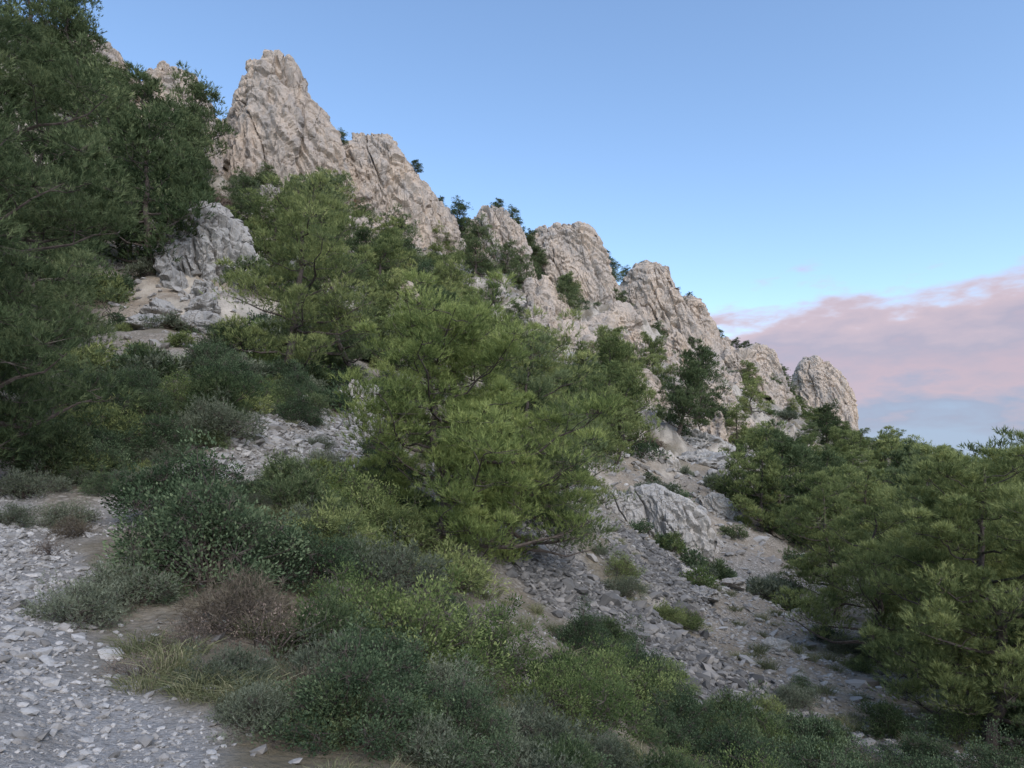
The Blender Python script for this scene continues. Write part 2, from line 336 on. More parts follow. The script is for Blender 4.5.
ledge(-5.0,24.5,1.8,.7,60,M_rock);ledge(-7.4,26,1.6,.6,61,M_rock)
# ------------------------------------------------------------------ boulders
def boulder_mesh(name,seed,sub=5,nplanes=16,mat=None):
    bm=bmesh.new();bmesh.ops.create_icosphere(bm,subdivisions=sub,radius=1)
    V=np.array([v.co[:] for v in bm.verts]);F=np.array([[v.index for v in f.verts] for f in bm.faces]);bm.free()
    r=np.random.default_rng(seed)
    n=nrm(r.normal(size=(nplanes,3)));d=r.uniform(.5,1.,nplanes)
    dt=V@n.T;rad=np.where(dt>.05,d/np.maximum(dt,.05),9).min(1);rad=np.minimum(rad,1.3)
    P=V*rad[:,None]
    k=seed*3.3
    ds=.09*fbm(P[:,0]*1.6+k,P[:,1]*1.6,P[:,2]*1.6,4,seed)
    cr=1-np.abs(fbm(P[:,0]*1.3+k,P[:,1]*1.3,P[:,2]*3,3,seed+3));ds-=.12*sstep(.88,1,cr)
    n1=fbm(P[:,0]*1.5+k,P[:,1]*1.5,P[:,2]*3,2,seed+6)*3;fl=np.floor(n1);ds+=.07*(fl+sstep(0,.2,n1-fl))
    ds+=.035*fbm(P[:,0]*7,P[:,1]*7,P[:,2]*9,3,seed+4)
    P=P+nrm(P)*ds[:,None]
    b=MB();b.add(P,T=F);return b.mesh(name,[mat or M_rock],False)
BM=[boulder_mesh("boulder_%d"%i,20+i,nplanes=9) for i in range(5)]
BC=[boulder_mesh("outcrop_%d"%i,40+i,5,10,mat=M_crag) for i in range(3)]
def outcrop(x,y,sx,sy,sz,v,rz=0,name="boulder",tilt=(0,0),up=.2,ms=BM):
    z=float(height(x,y));obj(name,ms[v%len(ms)],(x,y,z+sz*up),rz,(sx,sy,sz),tilt=tilt)
outcrop(-22.4,45,1.2,1.1,1.0,4,.4);outcrop(-19.6,44,.9,1,.8,3,.9);outcrop(-20.5,41,.7,.8,.5,4,2);outcrop(-27,60,2.6,2.4,3,0,2)
outcrop(-4.9,27,.7,.7,.5,3);outcrop(9,100,4,3,3,1,.2,ms=BC);outcrop(14,115,4.5,3.5,4.0,2,.2,ms=BC)
outcrop(3,80,2.2,2,2.0,4,1);outcrop(8,90,2.5,2,2,2,2.2);outcrop(3.5,88,2.8,2.5,2.4,0,.7,ms=BC)
outcrop(3.2,33,.8,.8,.5,0,1.8);outcrop(9.8,31,.7,.6,.4,0,.3);outcrop(8.2,22,.45,.4,.3,1,.3);outcrop(7.0,26,.5,.6,.35,2,.3)
outcrop(18,68,2.6,2.2,1.6,2,.5);outcrop(22,80,2.8,2.6,2,4,.7);outcrop(30,95,4,3,2.6,1,.2,ms=BC)
outcrop(42,150,6,4,5,2,1.,ms=BC);outcrop(24,150,5,4,4,1,.2,ms=BC);outcrop(60,190,6,5,6,0,2,ms=BC)
outcrop(-20,100,3.5,3,3.6,1,1.5,ms=BC);outcrop(-18,40,1.2,1.1,.9,1,.6);outcrop(-20,38,.8,.8,.7,4,.1)
# ------------------------------------------------------------------ stones
def ico(sub):
    bm=bmesh.new();bmesh.ops.create_icosphere(bm,subdivisions=sub,radius=1)
    V=np.array([v.co[:] for v in bm.verts]);F=np.array([[v.index for v in f.verts] for f in bm.faces]);bm.free();return V,F
IV,IF=ico(1)
def stones(name,x,y,size,mat,seed,tm=.5):
    r=np.random.default_rng(seed);n=len(x);z=height(x,y)
    V=np.broadcast_to(IV,(n,)+IV.shape)*(1+r.uniform(-.28,.28,(n,len(IV),1)))
    sc=np.stack([r.uniform(.8,1.5,n),r.uniform(.6,1.1,n),r.uniform(.3,.75,n)],1)*size[:,None]
    V=V*sc[:,None,:];a=r.uniform(0,6.28,n);c,s=np.cos(a)[:,None],np.sin(a)[:,None]
    tl=r.normal(0,.3,n)[:,None]
    x2=V[...,0]*c-V[...,1]*s;y2=V[...,0]*s+V[...,1]*c;z2=V[...,2]+x2*tl
    P=np.stack([x2+x[:,None],y2+y[:,None],z2+(z+size*.18)[:,None]],-1)
    F=(IF[None]+(np.arange(n)*len(IV))[:,None,None]).reshape(-1,3)
    b=MB();b.add(P,T=F,c=np.repeat(np.clip(r.normal(tm,.22,n),0,1),len(IV)));obj(name,b.mesh(name,[mat]))
def sample(n,x0,x1,y0,y1,mask,r):
    x=r.uniform(x0,x1,n);y=r.uniform(y0,y1,n);k=r.uniform(0,1,n)<mask(x,y);return x[k],y[k]
r=np.random.default_rng(5)
x,y=sample(70000,-10,-.2,2.2,13,lambda x,y:pathmask(x,y)**1.5*np.clip(5.5/y,0,1)*.62,r)
stones("gravel",x,y,np.clip(r.lognormal(-4.3,.6,len(x)),.006,.13)*np.clip(y/5,.8,1.6),M_stone,1)
x,y=sample(11000,-12,3,4,32,lambda x,y:.5*(1-pathmask(x,y)*.5)*sstep(-.2,.5,fbm(x*.4,y*.4,0,2,77)),r)
stones("scattered_stones",x,y,np.clip(r.lognormal(-3.5,.5,len(x)),.015,.010*y+.03),M_stone,2,.3)
x,y=sample(34000,-3,13,13,46,lambda x,y:screemask(x,y),r)
stones("scree",x,y,np.clip(r.lognormal(-2.85,.55,len(x)),.03,.30),M_scree,3)
x,y=sample(20000,-40,60,14,150,lambda x,y:np.maximum(openmask(x,y),.5*sstep(-.1,.5,fbm(x*.08,y*.08,0,2,78))*(y>26)),r)
stones("hillside_stones",x,y,np.clip(r.lognormal(-2.0,.55,len(x))*np.clip(y/40,.4,1.2),.03,.6),M_stone,4,.4)
x,y=sample(9000,3,14,13,34,lambda x,y:.7*(1-screemask(x,y)),r)
stones("slope_stones",x,y,np.clip(r.lognormal(-3.1,.5,len(x)),.02,.2),M_stone,6,.3)
x,y=sample(12000,-9,-3,13,31,lambda x,y:np.maximum(upathmask(x,y),openmask(x,y)),r)
stones("upper_path_stones",x,y,np.clip(r.lognormal(-2.9,.55,len(x)),.03,.3),M_stone,7,.4)
# ------------------------------------------------------------------ vegetation builders
def tube(b,P,Rd,sides=6,m=0,c=.5):
    P=np.asarray(P,float);n=len(P);D=nrm(np.gradient(P,axis=0))
    ref=np.array([.3,.9,.2]) if abs(D[0,2])>.7 else np.array([0,0,1.])
    A=nrm(np.cross(D,ref));B=np.cross(D,A)
    th=np.linspace(0,2*math.pi,sides,endpoint=False)
    V=P[:,None]+np.asarray(Rd)[:,None,None]*(A[:,None]*np.cos(th)[None,:,None]+B[:,None]*np.sin(th)[None,:,None])
    id=np.arange(n*sides).reshape(n,sides);nx=np.roll(id,-1,1)
    Q=np.stack([id[:-1],nx[:-1],nx[1:],id[1:]],-1).reshape(-1,4);b.add(V,Q=Q,c=c,m=m)
def blades(b,P,D,n,L,W,spread,shoot,tint,r,m=1,tj=.08):
    D=nrm(D)
    Pn=np.repeat(P,n,0);Dn=np.repeat(D,n,0);tt=np.repeat(tint,n)
    q=nrm(np.cross(Dn,r.normal(size=Dn.shape)));sp=r.uniform(spread*.4,spread*1.3,len(Pn))[:,None]
    d=nrm(Dn*np.cos(sp)+q*np.sin(sp));base=Pn+Dn*(r.uniform(0,1,len(Pn))*shoot)[:,None]
    s=nrm(np.cross(d,r.normal(size=d.shape)))*W*.5
    Ls=(L*r.uniform(.7,1.2,len(Pn)))[:,None]
    V=np.stack([base-s,base+s,base+d*Ls],1);T=np.arange(len(Pn)*3).reshape(-1,3)
    c=np.clip(tt+r.normal(0,tj,len(Pn)),0,1);b.add(V,T=T,c=np.repeat(c,3),m=m)
def leaves(b,P,D,L,W,tint,r,m=1):
    D=nrm(D);s=nrm(np.cross(D,r.normal(size=D.shape)));nn=np.cross(D,s)
    L=(L*r.uniform(.6,1.25,len(P)))[:,None];W=(W*r.uniform(.7,1.2,len(P)))[:,None]
    V=np.stack([P,P+D*L*.5+s*W*.5+nn*W*.12,P+D*L,P+D*L*.5-s*W*.5+nn*W*.12],1)
    b.add(V,Q=np.arange(len(P)*4).reshape(-1,4),c=np.repeat(np.clip(tint,0,1),4),m=m)
def curve(a,bb,r,n=6,sag=0.,wob=.06):
    a=np.asarray(a,float);bb=np.asarray(bb,float);t=np.linspace(0,1,n)[:,None];L=np.linalg.norm(bb-a)
    P=a+(bb-a)*t;w=np.cumsum(r.normal(0,wob*L/n**.5,(n,3)),0);w-=w[-1]*t;P=P+w*(t>0)
    P[:,2]-=sag*L*(np.sin(t[:,0]*math.pi));return P
def pine(name,seed,h=7.,rad=3.,lean=(0,0),nl=26,ncl=5,nt=36,nn=9,NL=.15,NW=.02,f0=.06,mat=None,clr=.58,pw=.6,pr0=.7):
    r=np.random.default_rng(seed);b=MB()
    n=12;t=np.linspace(0,1,n)
    P=np.stack([lean[0]*t**1.3*h,lean[1]*t**1.3*h,t*h*.9],1);w=np.cumsum(r.normal(0,.06*h/n**.5,(n,2)),0);w-=w[0];P[:,:2]+=w
    P[0,2]=-.5
    R=.020*h*(1-t)**.8+.02;R[0]*=1.3;tube(b,P,R,8)
    Cc=[];Cr=[];Ct=[];Cu=[]
    az0=r.uniform(0,6.28)
    for i in range(nl):
        f=f0+(.98-f0)*((i+r.uniform(0,.9))/nl)
        s=np.array([np.interp(f,t,P[:,j]) for j in range(3)])
        az=i*2.4+r.normal(0,.5);pr=((1-((f-f0)/(1-f0)))**pw)*(pr0+(1-pr0)*min(1,(f-f0)*6))
        L=rad*(.20+.85*pr)*r.uniform(.6,1.2)*(1+.2*math.cos(az-az0))
        up=.15+.75*f+r.normal(0,.14)
        e=s+np.array([math.cos(az),math.sin(az),0])*L+np.array([0,0,1])*L*up*.6
        e[2]=min(e[2],h*1.02+r.uniform(-.3,.2))
        C=curve(s,e,r,8,.10,.07);r0=.010*h*(1-f*.7)*L/rad+.008
        tube(b,C,np.linspace(r0,.008,8),5)
        m=max(2,int(ncl*L/rad+1))
        for j in range(m):
            ff=.32+.70*(j+r.uniform(0,1))/m;ff=min(ff,1)
            c0=np.array([np.interp(ff,np.linspace(0,1,8),C[:,q]) for q in range(3)])
            side=r.normal(size=3);side[2]=abs(side[2])*.6+.1;side=nrm(side)
            c1=c0+side*L*r.uniform(.08,.34)*(1.1-ff*.5)
            tube(b,curve(c0,c1,r,4,0,.08),np.linspace(.014,.005,4),4)
            rr_=clr*r.uniform(.55,1.2)*(.7+.5*L/rad)
            Cc.append(c1);Cr.append(rr_);Ct.append(r.normal(.40,.13));Cu.append(ff)
            if r.uniform()<.6:
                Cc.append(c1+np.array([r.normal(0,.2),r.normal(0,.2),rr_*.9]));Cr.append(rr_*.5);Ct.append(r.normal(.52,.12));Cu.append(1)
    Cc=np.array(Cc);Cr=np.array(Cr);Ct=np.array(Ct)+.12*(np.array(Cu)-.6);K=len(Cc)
    u=nrm(r.normal(size=(K,nt,3)));u[...,2]=np.where(u[...,2]<-.4,-u[...,2]*.6,u[...,2])
    rd=r.uniform(.1,1,(K,nt))**.5
    off=u*rd[...,None]*Cr[:,None,None]*np.array([1.15,1.15,.75])
    TP=(Cc[:,None]+off).reshape(-1,3)
    D=(off/Cr[:,None,None]*1.1+np.array([0,0,.8])+r.normal(0,.22,off.shape)).reshape(-1,3)
    tint=(Ct[:,None]+.42*(rd-.65)+.20*u[...,2]+r.normal(0,.08,(K,nt))).reshape(-1)  # paler outer and upper tufts: new growth plus clump shading painted into the tint
    ce=np.repeat(Cc,nt,0);kk=r.uniform(0,1,len(TP))<.2
    a0=ce[kk];a1=TP[kk];s=nrm(np.cross(a1-a0,r.normal(size=a0.shape)))*.006
    b.add(np.stack([a0-s,a0+s,a1],1),T=np.arange(len(a0)*3).reshape(-1,3),c=.4,m=0)
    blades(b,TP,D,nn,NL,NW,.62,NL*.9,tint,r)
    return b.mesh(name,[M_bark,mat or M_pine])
def pset(sfx,**k):
    return dict(a=pine("pine_a"+sfx,1,7,2.8,(.08,.05),26,5,**k),b=pine("pine_b"+sfx,2,7,2.5,(-.05,.08),24,5,**k),c=pine("pine_c"+sfx,3,7,2.8,(.12,-.06),25,5,pw=.5,**k),
       d=pine("pine_d"+sfx,4,7,2.2,(.03,-.1),24,4,f0=.15,**k),e=pine("pine_e"+sfx,5,7,2.7,(.04,.05),26,5,mat=M_pineD,**k),f=pine("pine_f"+sfx,6,7,2.4,(-.08,.0),25,5,mat=M_pineD,**k))
NEARP=pset("_n",nt=44,nn=9,NL=.14,NW=.017)
FARP=pset("_far",nt=22,nn=6,NL=.22,NW=.045)
CENTRAL=pine("pine_central",9,6.3,3.2,(-.05,.02),46,6,66,10,NL=.12,NW=.013,f0=.0,clr=.50,pw=.45,mat=M_pineB,pr0=.85)
RIGHT=pine("pine_right",12,7.2,3.1,(.04,.03),38,6,64,10,NL=.12,NW=.013,f0=.05,clr=.52)
LEFTP=pine("pine_left",15,9.5,3.2,(.03,.02),52,7,70,11,NL=.12,NW=.012,f0=.02,clr=.62,mat=M_pineD,pw=.35)
def plant(me,name,x,y,s=1,rz=0,par=None,tilt=(0,0),sink=.05,sz=1,z=None):
    z=float(height(x,y))-sink if z is None else z;return obj(name,me,(x,y,z),rz,(s,s,s*sz),par,tilt)
plant(CENTRAL,"aleppo_pine_tree",-1.6,16.6,1.,.4,tilt=(0,.08))
plant(NEARP['e'],"aleppo_pine_tree",-.1,18.6,.86,1.1,tilt=(0,.26))
plant(RIGHT,"aleppo_pine_tree",10.9,16,1.,0)
plant(LEFTP,"aleppo_pine_tree",-9.6,10.8,1.,2.)
plant(LEFTP,"aleppo_pine_tree",-12.8,15.5,1.05,4.)
pl=[(-16.9,25,8,'f'),(-25.8,50,12,'e'),(-27,40,12,'f'),(-33.5,58,13,'e'),(-38.5,74,13,'f'),(-44,97,14,'e'),(-41,86,11,'f'),(-31,48,11,'e'),(-21.5,28,8,'f'),
(-59,93,15,'e'),(-55,90,14,'f'),(-66,95,15,'e'),(-50,84,13,'e'),
(-23.5,80,10,'a'),(-20.5,73,11,'e'),(-23.5,88,9,'b'),(-15.5,86,9,'c'),(-15.5,95,9,'e'),(-9.8,31,9,'a'),(-9.,38,8,'f'),(-13.5,52,8.5,'c'),(-12.6,64,7,'d'),
(.4,24,7.2,'b'),(1.9,27,6.,'d'),(-6,72,8,'c'),(-2.8,62,7,'a'),(-6.2,118,10,'e'),(2.7,135,9,'e'),(9.8,128,9,'f'),(-1,150,8,'e'),
(12.4,85,9.5,'a'),(9.8,68,8,'c'),(17.8,76,10,'f'),(25,94,9.5,'e'),(7.,68,7,'d'),(20,100,9,'c'),(2.0,44,7,'b'),(-1.5,42,7,'c'),
(17.2,48,6,'a'),(20.5,54,7,'b'),(26.7,64,7,'c'),(38.6,84,8,'a'),(41,78,8,'d'),(43,74,8.5,'b'),(33,60,8,'f'),(23.4,49,7,'a'),
(13.8,30,6.8,'a'),(12.4,24,6,'c'),(12.9,20.5,7.2,'b'),(15.,19,8,'a'),(17.9,32,8,'f'),(22.6,35,9,'c'),(32,45,10,'e'),(27,40,8,'a'),
(12.5,15,4.5,'f'),(10.4,13.0,2.6,'e'),(14,25,6,'b'),(16.5,27,7,'a')]
r=np.random.default_rng(3)
for x,y,h,v in pl: plant((NEARP if y<45 else FARP)[v],"aleppo_pine_tree",x,y,h/7,r.uniform(0,6.28),tilt=(r.normal(0,.06),r.normal(0,.07)),sink=.2)
# pines on the crest and in the gullies between the crags
for x,y,z,h in [(-30.9,125,60.0,4),(-19.2,138,60.5,4),(-12.4,150,53.5,9),(-10.6,152,50,9),(-3,160,58.5,7),(-.5,161.5,58,6.5),(1.5,162,56,6),(3.8,166,52,9),(5.0,165,49,8),(27,186,51,10),(25,187,53,7),(32.5,200,56,6),(37,201,58.5,5),(62,226,43.5,10),(59.5,220,42,9),(68.5,233,45,5.5),
  (78,241,42,7.5),(81,243,42,7),(85,244,41,7),(89,246,40,7),(113,261,42.0,3.5),(-35.0,121,62.5,3),(22,183,57,5.5),(24,184,56,5.5),(42,206,58.8,4),(48,207,50,8),(94,246,33,8),(98,250,28,10),(101,252,24,10),(72,234,41,7),(46,203,47,7),(-15,146,56,4),(12,178,61.5,3),(54,212,53,4)]:
    plant(FARP['ef'[int(abs(x))%2]],"aleppo_pine_tree",x,y,h/7,x,z=z-.5,tilt=(0,.15),sz=.75)
for x,y,h in [(28,178,9),(24,172,8),(57,212,9),(60,215,9),(97,240,10),(93,236,9),(4,158,9),(-10,145,9),(-24,112,7),(14,160,7),(40,190,8),(76,226,8),(108,250,8)]:
    plant(FARP['efab'[int(abs(x))%4]],"aleppo_pine_tree",x,y,h/7,x,sink=.3,sz=.85)
DP=empty("distant_pine_trees")
cnt=0;keys='abcdef'
while cnt<240:
    a=math.radians(r.uniform(-38,48));d=math.exp(r.uniform(math.log(48),math.log(330)));x=d*math.sin(a);y=d*math.cos(a)
    dens=.28+.72*sstep(16,28,math.degrees(a))+.25*sstep(-22,-30,math.degrees(a))
    dens*=sstep(-.6,.2,float(fbm(np.array([x/22]),np.array([y/22]),0,2,55)[0]))*(1-float(openmask(x,y)))
    if r.uniform()>dens: continue
    h=r.uniform(4,8.5)+(1.0 if d>120 else 0);v=keys[r.integers(0,6)]
    plant(FARP[v],"pine",x,y,h/7,r.uniform(0,6.28),DP,tilt=(r.normal(0,.08),r.normal(0,.08)),sink=.3,sz=r.uniform(.7,1.));cnt+=1
# shrubs
def shrub(name,seed,rad=.8,h=1.,nc=60,per=130,kind='leaf',L=.035,W=.017,mat=M_mastic,stem=1,clr=.2,open_=0.,nn=5):
    r=np.random.default_rng(seed);b=MB()
    u=nrm(r.normal(size=(nc,3)));u[:,2]=np.abs(u[:,2]);rd=r.uniform(.35 if open_==0 else .5,1,nc)**.6
    lob=1+.35*fbm(u[:,0]*1.7+seed,u[:,1]*1.7,u[:,2]*1.7,2,seed)
    C=u*rd[:,None]*lob[:,None]*np.array([rad,rad,h*.88])*.9;C[:,2]+=.06
    for i in range(nc):
        if r.uniform()<.8:
            P=curve((r.normal(0,.08),r.normal(0,.08),-.1),C[i],r,6,-.08,.10);tube(b,P,np.linspace(.012,.003,6)*stem,4)
    cr=clr*r.uniform(.6,1.3,nc);ct=r.normal(.42,.15,nc)
    v=nrm(r.normal(size=(nc,per,3)));q=r.uniform(.1,1,(nc,per))**.5
    off=v*q[...,None]*cr[:,None,None];P=(C[:,None]+off);P[...,2]=np.maximum(P[...,2],.01);P=P.reshape(-1,3)
    out=(off/cr[:,None,None]+u[:,None]*.5+np.array([0,0,.35])+r.normal(0,.45,off.shape)).reshape(-1,3)
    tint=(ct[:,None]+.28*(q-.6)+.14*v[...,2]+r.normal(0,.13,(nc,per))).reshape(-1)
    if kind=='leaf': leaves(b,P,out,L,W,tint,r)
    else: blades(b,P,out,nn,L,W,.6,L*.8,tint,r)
    k=r.uniform(0,1,len(P))<.15;a0=np.repeat(C,per,0)[k];a1=P[k];s=nrm(np.cross(a1-a0,r.normal(size=a0.shape)))*.003
    b.add(np.stack([a0-s,a0+s,a1],1),T=np.arange(len(a0)*3).reshape(-1,3),c=.4,m=0)
    return b.mesh(name,[M_bark,mat])
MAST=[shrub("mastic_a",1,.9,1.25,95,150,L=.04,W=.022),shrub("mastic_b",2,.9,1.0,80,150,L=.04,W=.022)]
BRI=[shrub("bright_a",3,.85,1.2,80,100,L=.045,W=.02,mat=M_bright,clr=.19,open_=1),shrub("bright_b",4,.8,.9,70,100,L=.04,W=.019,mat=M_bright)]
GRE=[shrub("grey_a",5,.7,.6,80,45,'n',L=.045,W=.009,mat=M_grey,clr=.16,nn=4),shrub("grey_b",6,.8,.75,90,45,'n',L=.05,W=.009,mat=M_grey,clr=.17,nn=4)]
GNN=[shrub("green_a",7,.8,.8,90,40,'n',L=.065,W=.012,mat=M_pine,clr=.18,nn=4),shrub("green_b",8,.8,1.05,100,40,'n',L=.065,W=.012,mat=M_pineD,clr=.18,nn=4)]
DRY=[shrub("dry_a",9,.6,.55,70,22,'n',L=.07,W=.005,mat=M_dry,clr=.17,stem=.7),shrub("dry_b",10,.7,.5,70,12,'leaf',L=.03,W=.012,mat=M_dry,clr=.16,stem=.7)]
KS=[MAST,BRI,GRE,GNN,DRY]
def lod(seed,h,m,kind): return shrub("far_shrub_%d"%seed,seed,.85,h,45,26,kind,L=.13,W=.06 if kind=='leaf' else .035,mat=m,clr=.24,nn=3)
KF=[[lod(60,1.2,M_mastic,'leaf'),lod(61,.9,M_mastic,'leaf')],[lod(62,1.,M_bright,'leaf'),lod(63,.8,M_bright,'leaf')],[lod(64,.6,M_grey,'n'),lod(65,.7,M_grey,'n')],[lod(66,.9,M_pine,'n'),lod(67,1.,M_pineD,'n')],[lod(68,.5,M_dry,'n'),lod(69,.5,M_dry,'n')]]
def grass_mesh(name,seed,n=260,rad=.28,h=.45):
    r=np.random.default_rng(seed);b=MB()
    a=r.uniform(0,6.28,n);q=rad*r.uniform(0,1,n)**.7;P=np.stack([q*np.cos(a),q*np.sin(a),0*a-.03],1)
    D=nrm(np.stack([np.cos(a)*q*1.6+r.normal(0,.22,n),np.sin(a)*q*1.6+r.normal(0,.22,n),1+0*a],1))
    s=nrm(np.cross(D,r.normal(size=D.shape)))*.0035;L=(h*r.uniform(.4,1.15,n))[:,None]
    bend=nrm(np.stack([D[:,0],D[:,1],0*a-.5],1))
    P1=P+D*L*.5+bend*L*.05;P2=P+D*L*.8+bend*L*.28;P3=P+D*L*.95+bend*L*.6
    V=np.stack([P-s,P+s,P1+s,P1-s,P2+s*.7,P2-s*.7,P3],1);i=np.arange(n)*7
    Q=np.concatenate([np.stack([i,i+1,i+2,i+3],1),np.stack([i+3,i+2,i+4,i+5],1)]);T=np.stack([i+5,i+4,i+6],1)
    b.add(V,T=T,Q=Q,c=np.repeat(np.clip(r.normal(.45,.25,n),0,1),7),m=0);return b.mesh(name,[M_grass])
GR=[grass_mesh("grass_a",1),grass_mesh("grass_b",2,200,.2,.6),grass_mesh("grass_c",3,300,.35,.32)]
for n_,me,x,y,s in [("mastic_shrub",MAST[0],-3.75,8.6,1.3),("mastic_shrub",MAST[1],-5.3,11.0,1.2),("mastic_shrub",MAST[1],-2.9,9.6,1.0),("mastic_shrub",MAST[1],-4.3,9.3,1.0),
 ("buckthorn_shrub",BRI[0],-1.15,8.0,1.15),("buckthorn_shrub",BRI[1],-1.9,8.3,1.0),("buckthorn_shrub",BRI[0],-.4,9.0,1.0),
 ("dry_shrub",DRY[0],-2.75,7.1,1.2),("dry_shrub",DRY[1],-2.35,6.8,1.1),("dry_shrub",DRY[1],-2.9,6.3,.7),("rosemary_shrub",GRE[0],-4.3,6.9,.75),("rosemary_shrub",GRE[1],-4.2,7.6,.75),
 ("rosemary_shrub",GRE[1],-6.4,12.6,.9),("juniper_shrub",GNN[1],-4.7,14.5,1.1),("juniper_shrub",GNN[1],-8.0,19,1.5),("rosemary_shrub",GRE[1],-7.2,17,1.6),
 ("rosemary_shrub",GRE[0],-4.9,17.5,1.3),("juniper_shrub",GNN[1],-3.9,13.0,1.1),("rosemary_shrub",GRE[0],-6.9,10.9,.7),("mastic_shrub",MAST[0],3.3,10.2,.9),("buckthorn_shrub",BRI[1],.7,8.6,1.1),
 ("buckthorn_shrub",BRI[0],1.2,10.4,.9),("mastic_shrub",MAST[1],2.6,11.8,.9),("mastic_shrub",MAST[0],4.5,9.6,.9),("buckthorn_shrub",BRI[1],3.0,8.6,.9),
 ("juniper_shrub",GNN[0],-2.8,14.6,1.6),("buckthorn_shrub",BRI[0],-3.3,15.0,1.4),("juniper_shrub",GNN[0],-1.2,13.2,1.2),("rosemary_shrub",GRE[1],-2.1,11.5,1.4),
 ("juniper_shrub",GNN[0],-3.2,12.0,1.1),("juniper_shrub",GNN[0],-9.4,16.5,1.4),("mastic_shrub",MAST[0],5.6,11.0,.9),("mastic_shrub",MAST[1],7.2,12.0,1.),
 ("buckthorn_shrub",BRI[0],6.3,10.6,.9),("mastic_shrub",MAST[0],8.8,12.6,1.),("rosemary_shrub",GRE[1],.2,6.6,.8),("rosemary_shrub",GRE[0],-.8,6.9,.9),("juniper_shrub",GNN[1],1.6,7.4,.8),
 ("rosemary_shrub",GRE[1],-1.7,6.2,.75),("mastic_shrub",MAST[1],-1.0,5.9,.5),("rosemary_shrub",GRE[0],-.3,5.7,.7),("dry_shrub",DRY[0],-1.5,5.5,.7),("juniper_shrub",GNN[0],.9,5.9,.65),
 ("rosemary_shrub",GRE[0],-2.3,5.6,.6),("juniper_shrub",GNN[1],-1.9,7.1,.75),("juniper_shrub",GNN[1],-1.2,5.0,.5),("rosemary_shrub",GRE[1],-1.8,4.9,.5),("dry_shrub",DRY[1],-3.0,5.6,.55),("mastic_shrub",MAST[1],.3,5.6,.5),("rosemary_shrub",GRE[1],-.6,4.9,.5),
 ("rosemary_shrub",GRE[1],-8.4,12.2,.8),("rosemary_shrub",GRE[0],-7.5,10.4,.6),("dry_shrub",DRY[1],-5.9,8.9,.6),("dry_shrub",DRY[0],-6.3,10.0,.6),("juniper_shrub",GNN[0],-8.2,13.6,.9),
 ("mastic_shrub",MAST[1],6.6,14.6,.7),("juniper_shrub",GNN[1],8.8,16.5,.9),("juniper_shrub",GNN[0],5.6,15.4,.6),("mastic_shrub",MAST[0],8.2,14.0,.9),("rosemary_shrub",GRE[1],7.0,17.5,.9),
 ("mastic_shrub",MAST[1],-9.6,29,1.5),("mastic_shrub",MAST[0],-8.7,28,1.2),("mastic_shrub",MAST[1],-9.0,22,1.5),("mastic_shrub",MAST[0],-10.2,24,1.4),("mastic_shrub",MAST[1],-11.5,27,1.6),("juniper_shrub",GNN[1],-12.5,31,1.8),
 ("rosemary_shrub",GRE[0],-5.6,20.5,.7),("rosemary_shrub",GRE[1],-6.8,23.5,.8),("mastic_shrub",MAST[1],-4.2,22,.9),("mastic_shrub",MAST[0],-3.6,20,1.1),("juniper_shrub",GNN[1],-7.2,25.5,.9)]:
    plant(me,n_,x,y,s,x*7+y)
NS=empty("garrigue_undergrowth")
def scatter(n,a0,a1,d0,d1,s0,s1,w,par,nm,thr=-.6,grow=0,K=KS):
    c=0;tries=0
    while c<n and tries<n*12:
        tries+=1
        a=math.radians(r.uniform(a0,a1));d=math.exp(r.uniform(math.log(d0),math.log(d1)));x=d*math.sin(a);y=d*math.cos(a)
        X=np.array([x]);Y=np.array([y])
        if pathmask(X,Y)[0]>.15 or r.uniform()<screemask(X,Y)[0]*.97 or r.uniform()<openmask(X,Y)[0]: continue
        if r.uniform()>sstep(thr,thr+.5,fbm(X/4,Y/4,0,2,66))[0]: continue
        k=r.choice(5,p=w);s=r.uniform(s0,s1)*(1+grow*d);me=K[k][r.integers(0,2)]
        plant(me,nm,x,y,s,r.uniform(0,6.28),par,sz=r.uniform(.75,1.15));c+=1
scatter(110,-13,42,4.8,11.5,.35,.75,[.32,.14,.27,.18,.09],NS,"shrub",-1)
scatter(45,-30,-10,7.,16,.35,.8,[.1,.1,.45,.25,.1],NS,"shrub",-.5)
scatter(250,-38,45,12,32,.35,1.15,[.29,.11,.28,.25,.07],NS,"shrub",-.35)
scatter(210,-38,45,28,50,.5,1.4,[.29,.11,.26,.28,.06],NS,"shrub",-.25,K=KF)
scatter(850,-40,46,45,280,.8,2.0,[.32,.11,.17,.38,.02],NS,"shrub",-.1,grow=.003,K=KF)
GG=empty("grass")
c=0
while c<130:
    x=r.uniform(-5,2.5);y=r.uniform(3.6,9)
    pmv=pathmask(np.array([x]),np.array([y]))[0]
    if r.uniform()<pmv*1.02: continue
    if x<-2.6*y/4.5 and r.uniform()<.7: continue
    if fbm(np.array([x/1.2]),np.array([y/1.2]),0,2,91)[0]<-.2: continue
    plant(GR[r.integers(0,3)],"grass_tuft",x,y,r.uniform(.4,.85),r.uniform(0,6.28),GG,sink=.01);c+=1
for i in range(340):
    a=math.radians(r.uniform(-36,34));d=r.uniform(9,30);x=d*math.sin(a);y=d*math.cos(a)
    if pathmask(np.array([x]),np.array([y]))[0]>.3 or screemask(np.array([x]),np.array([y]))[0]>.4: continue
    plant(GR[r.integers(0,3)],"grass_tuft",x,y,r.uniform(.6,1.1),r.uniform(0,6.28),GG,sink=.01)
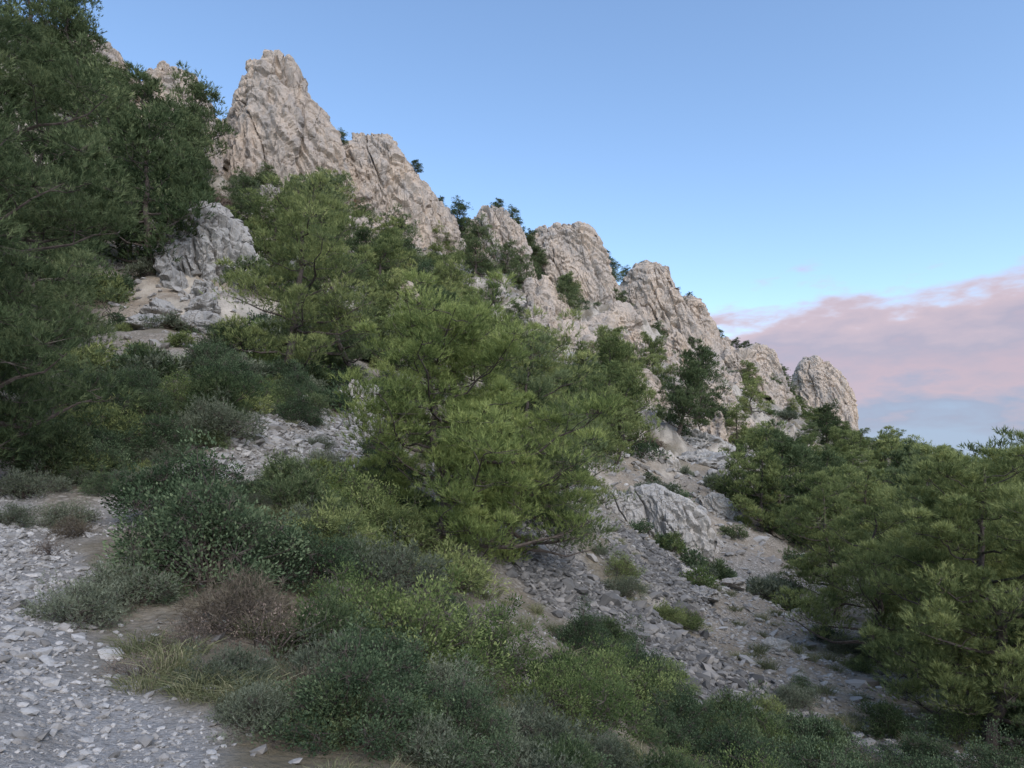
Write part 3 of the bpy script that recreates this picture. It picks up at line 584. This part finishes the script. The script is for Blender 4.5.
# ------------------------------------------------------------------ world, sun
SUN_EL,SUN_AZ=math.radians(42),math.radians(150)
w=bpy.data.worlds.new("World");scene.world=w;w.use_nodes=True;nt=w.node_tree;nt.nodes.clear()
def wn(t,**k):
    x=nt.nodes.new(t)
    for a,b_ in k.items(): setattr(x,a,b_)
    return x
out=wn('ShaderNodeOutputWorld');bg=wn('ShaderNodeBackground');bg.inputs[1].default_value=.15;nt.links.new(bg.outputs[0],out.inputs[0])
sky=wn('ShaderNodeTexSky');sky.sky_type='NISHITA';sky.sun_disc=False;sky.sun_elevation=SUN_EL;sky.sun_rotation=SUN_AZ;sky.air_density=1.;sky.dust_density=.6;sky.ozone_density=1.5
hsv=wn('ShaderNodeHueSaturation');hsv.inputs['Saturation'].default_value=1.05;hsv.inputs['Value'].default_value=1.78;nt.links.new(sky.outputs[0],hsv.inputs['Color'])
tcw=wn('ShaderNodeTexCoord');sep=wn('ShaderNodeSeparateXYZ');nt.links.new(tcw.outputs['Generated'],sep.inputs[0])
mp=wn('ShaderNodeMapping');mp.inputs['Scale'].default_value=(3,3,9);nt.links.new(tcw.outputs['Generated'],mp.inputs[0])
def wnoise(s,d,ro):
    nz=wn('ShaderNodeTexNoise');nz.inputs['Scale'].default_value=s;nz.inputs['Detail'].default_value=d;nz.inputs['Roughness'].default_value=ro;nt.links.new(mp.outputs[0],nz.inputs['Vector']);return nz.outputs['Fac']
def wm(op,a,b_=0.):
    x=wn('ShaderNodeMath',operation=op)
    for i,v in enumerate((a,b_)):
        if hasattr(v,'links'): nt.links.new(v,x.inputs[i])
        else: x.inputs[i].default_value=v
    return x.outputs[0]
def wmr(v,a,b_,c_=0.,d=1.):
    x=wn('ShaderNodeMapRange',interpolation_type='SMOOTHSTEP');nt.links.new(v,x.inputs[0])
    for i,q in enumerate((a,b_,c_,d)): x.inputs[1+i].default_value=q
    return x.outputs[0]
nn_=wm('SUBTRACT',wnoise(1.6,6,.5),.5);n2_=wm('SUBTRACT',wnoise(3.2,5,.55),.5)
el=wm('ADD',sep.outputs['Z'],wm('ADD',wm('MULTIPLY',nn_,.12),wm('MULTIPLY',n2_,.11)))
xx=wm('ADD',sep.outputs['X'],wm('MULTIPLY',nn_,.30))
mask=wm('MULTIPLY',wmr(el,.238,.196),wmr(xx,.08,.28))
mask=wm('MULTIPLY',mask,.95)
cr=wn('ShaderNodeValToRGB');e=cr.color_ramp.elements
e[0].position=.03;e[0].color=(.38,.49,.68,1);e[1].position=.215;e[1].color=(.70,.55,.60,1)
z_=e.new(.07);z_.color=(.36,.41,.57,1);z_=e.new(.108);z_.color=(.58,.46,.54,1);z_=e.new(.15);z_.color=(.47,.43,.54,1)
nt.links.new(wm('ADD',sep.outputs['Z'],wm('ADD',wm('MULTIPLY',nn_,.12),wm('MULTIPLY',n2_,.15))),cr.inputs[0])
sc=wn('ShaderNodeVectorMath',operation='SCALE');sc.inputs['Scale'].default_value=1/.15;nt.links.new(cr.outputs[0],sc.inputs[0])
mx=wn('ShaderNodeMix',data_type='RGBA');nt.links.new(mask,mx.inputs[0]);nt.links.new(hsv.outputs[0],mx.inputs[6]);nt.links.new(sc.outputs[0],mx.inputs[7])
nt.links.new(mx.outputs[2],bg.inputs[0])
L=bpy.data.lights.new("sun",'SUN');L.energy=2.25;L.angle=math.radians(50);L.color=(1,.92,.83)
so=bpy.data.objects.new("sun",L);scene.collection.objects.link(so)
from mathutils import Vector
sd=Vector((math.sin(SUN_AZ)*math.cos(SUN_EL),math.cos(SUN_AZ)*math.cos(SUN_EL),math.sin(SUN_EL)))
so.rotation_euler=sd.to_track_quat('Z','Y').to_euler();so.location=(0,0,50)
cam=bpy.data.cameras.new("camera");cam.sensor_width=36;cam.lens=36*700/1024;cam.shift_y=86/1024;cam.clip_end=30000;cam.clip_start=.05
co=bpy.data.objects.new("camera",cam);scene.collection.objects.link(co);co.location=(0,0,1.6);co.rotation_euler=(math.radians(90),0,0);scene.camera=co
scene.view_settings.view_transform='Standard';scene.view_settings.look='None';scene.view_settings.exposure=0
print("verts",sum(len(m.vertices) for m in bpy.data.meshes))
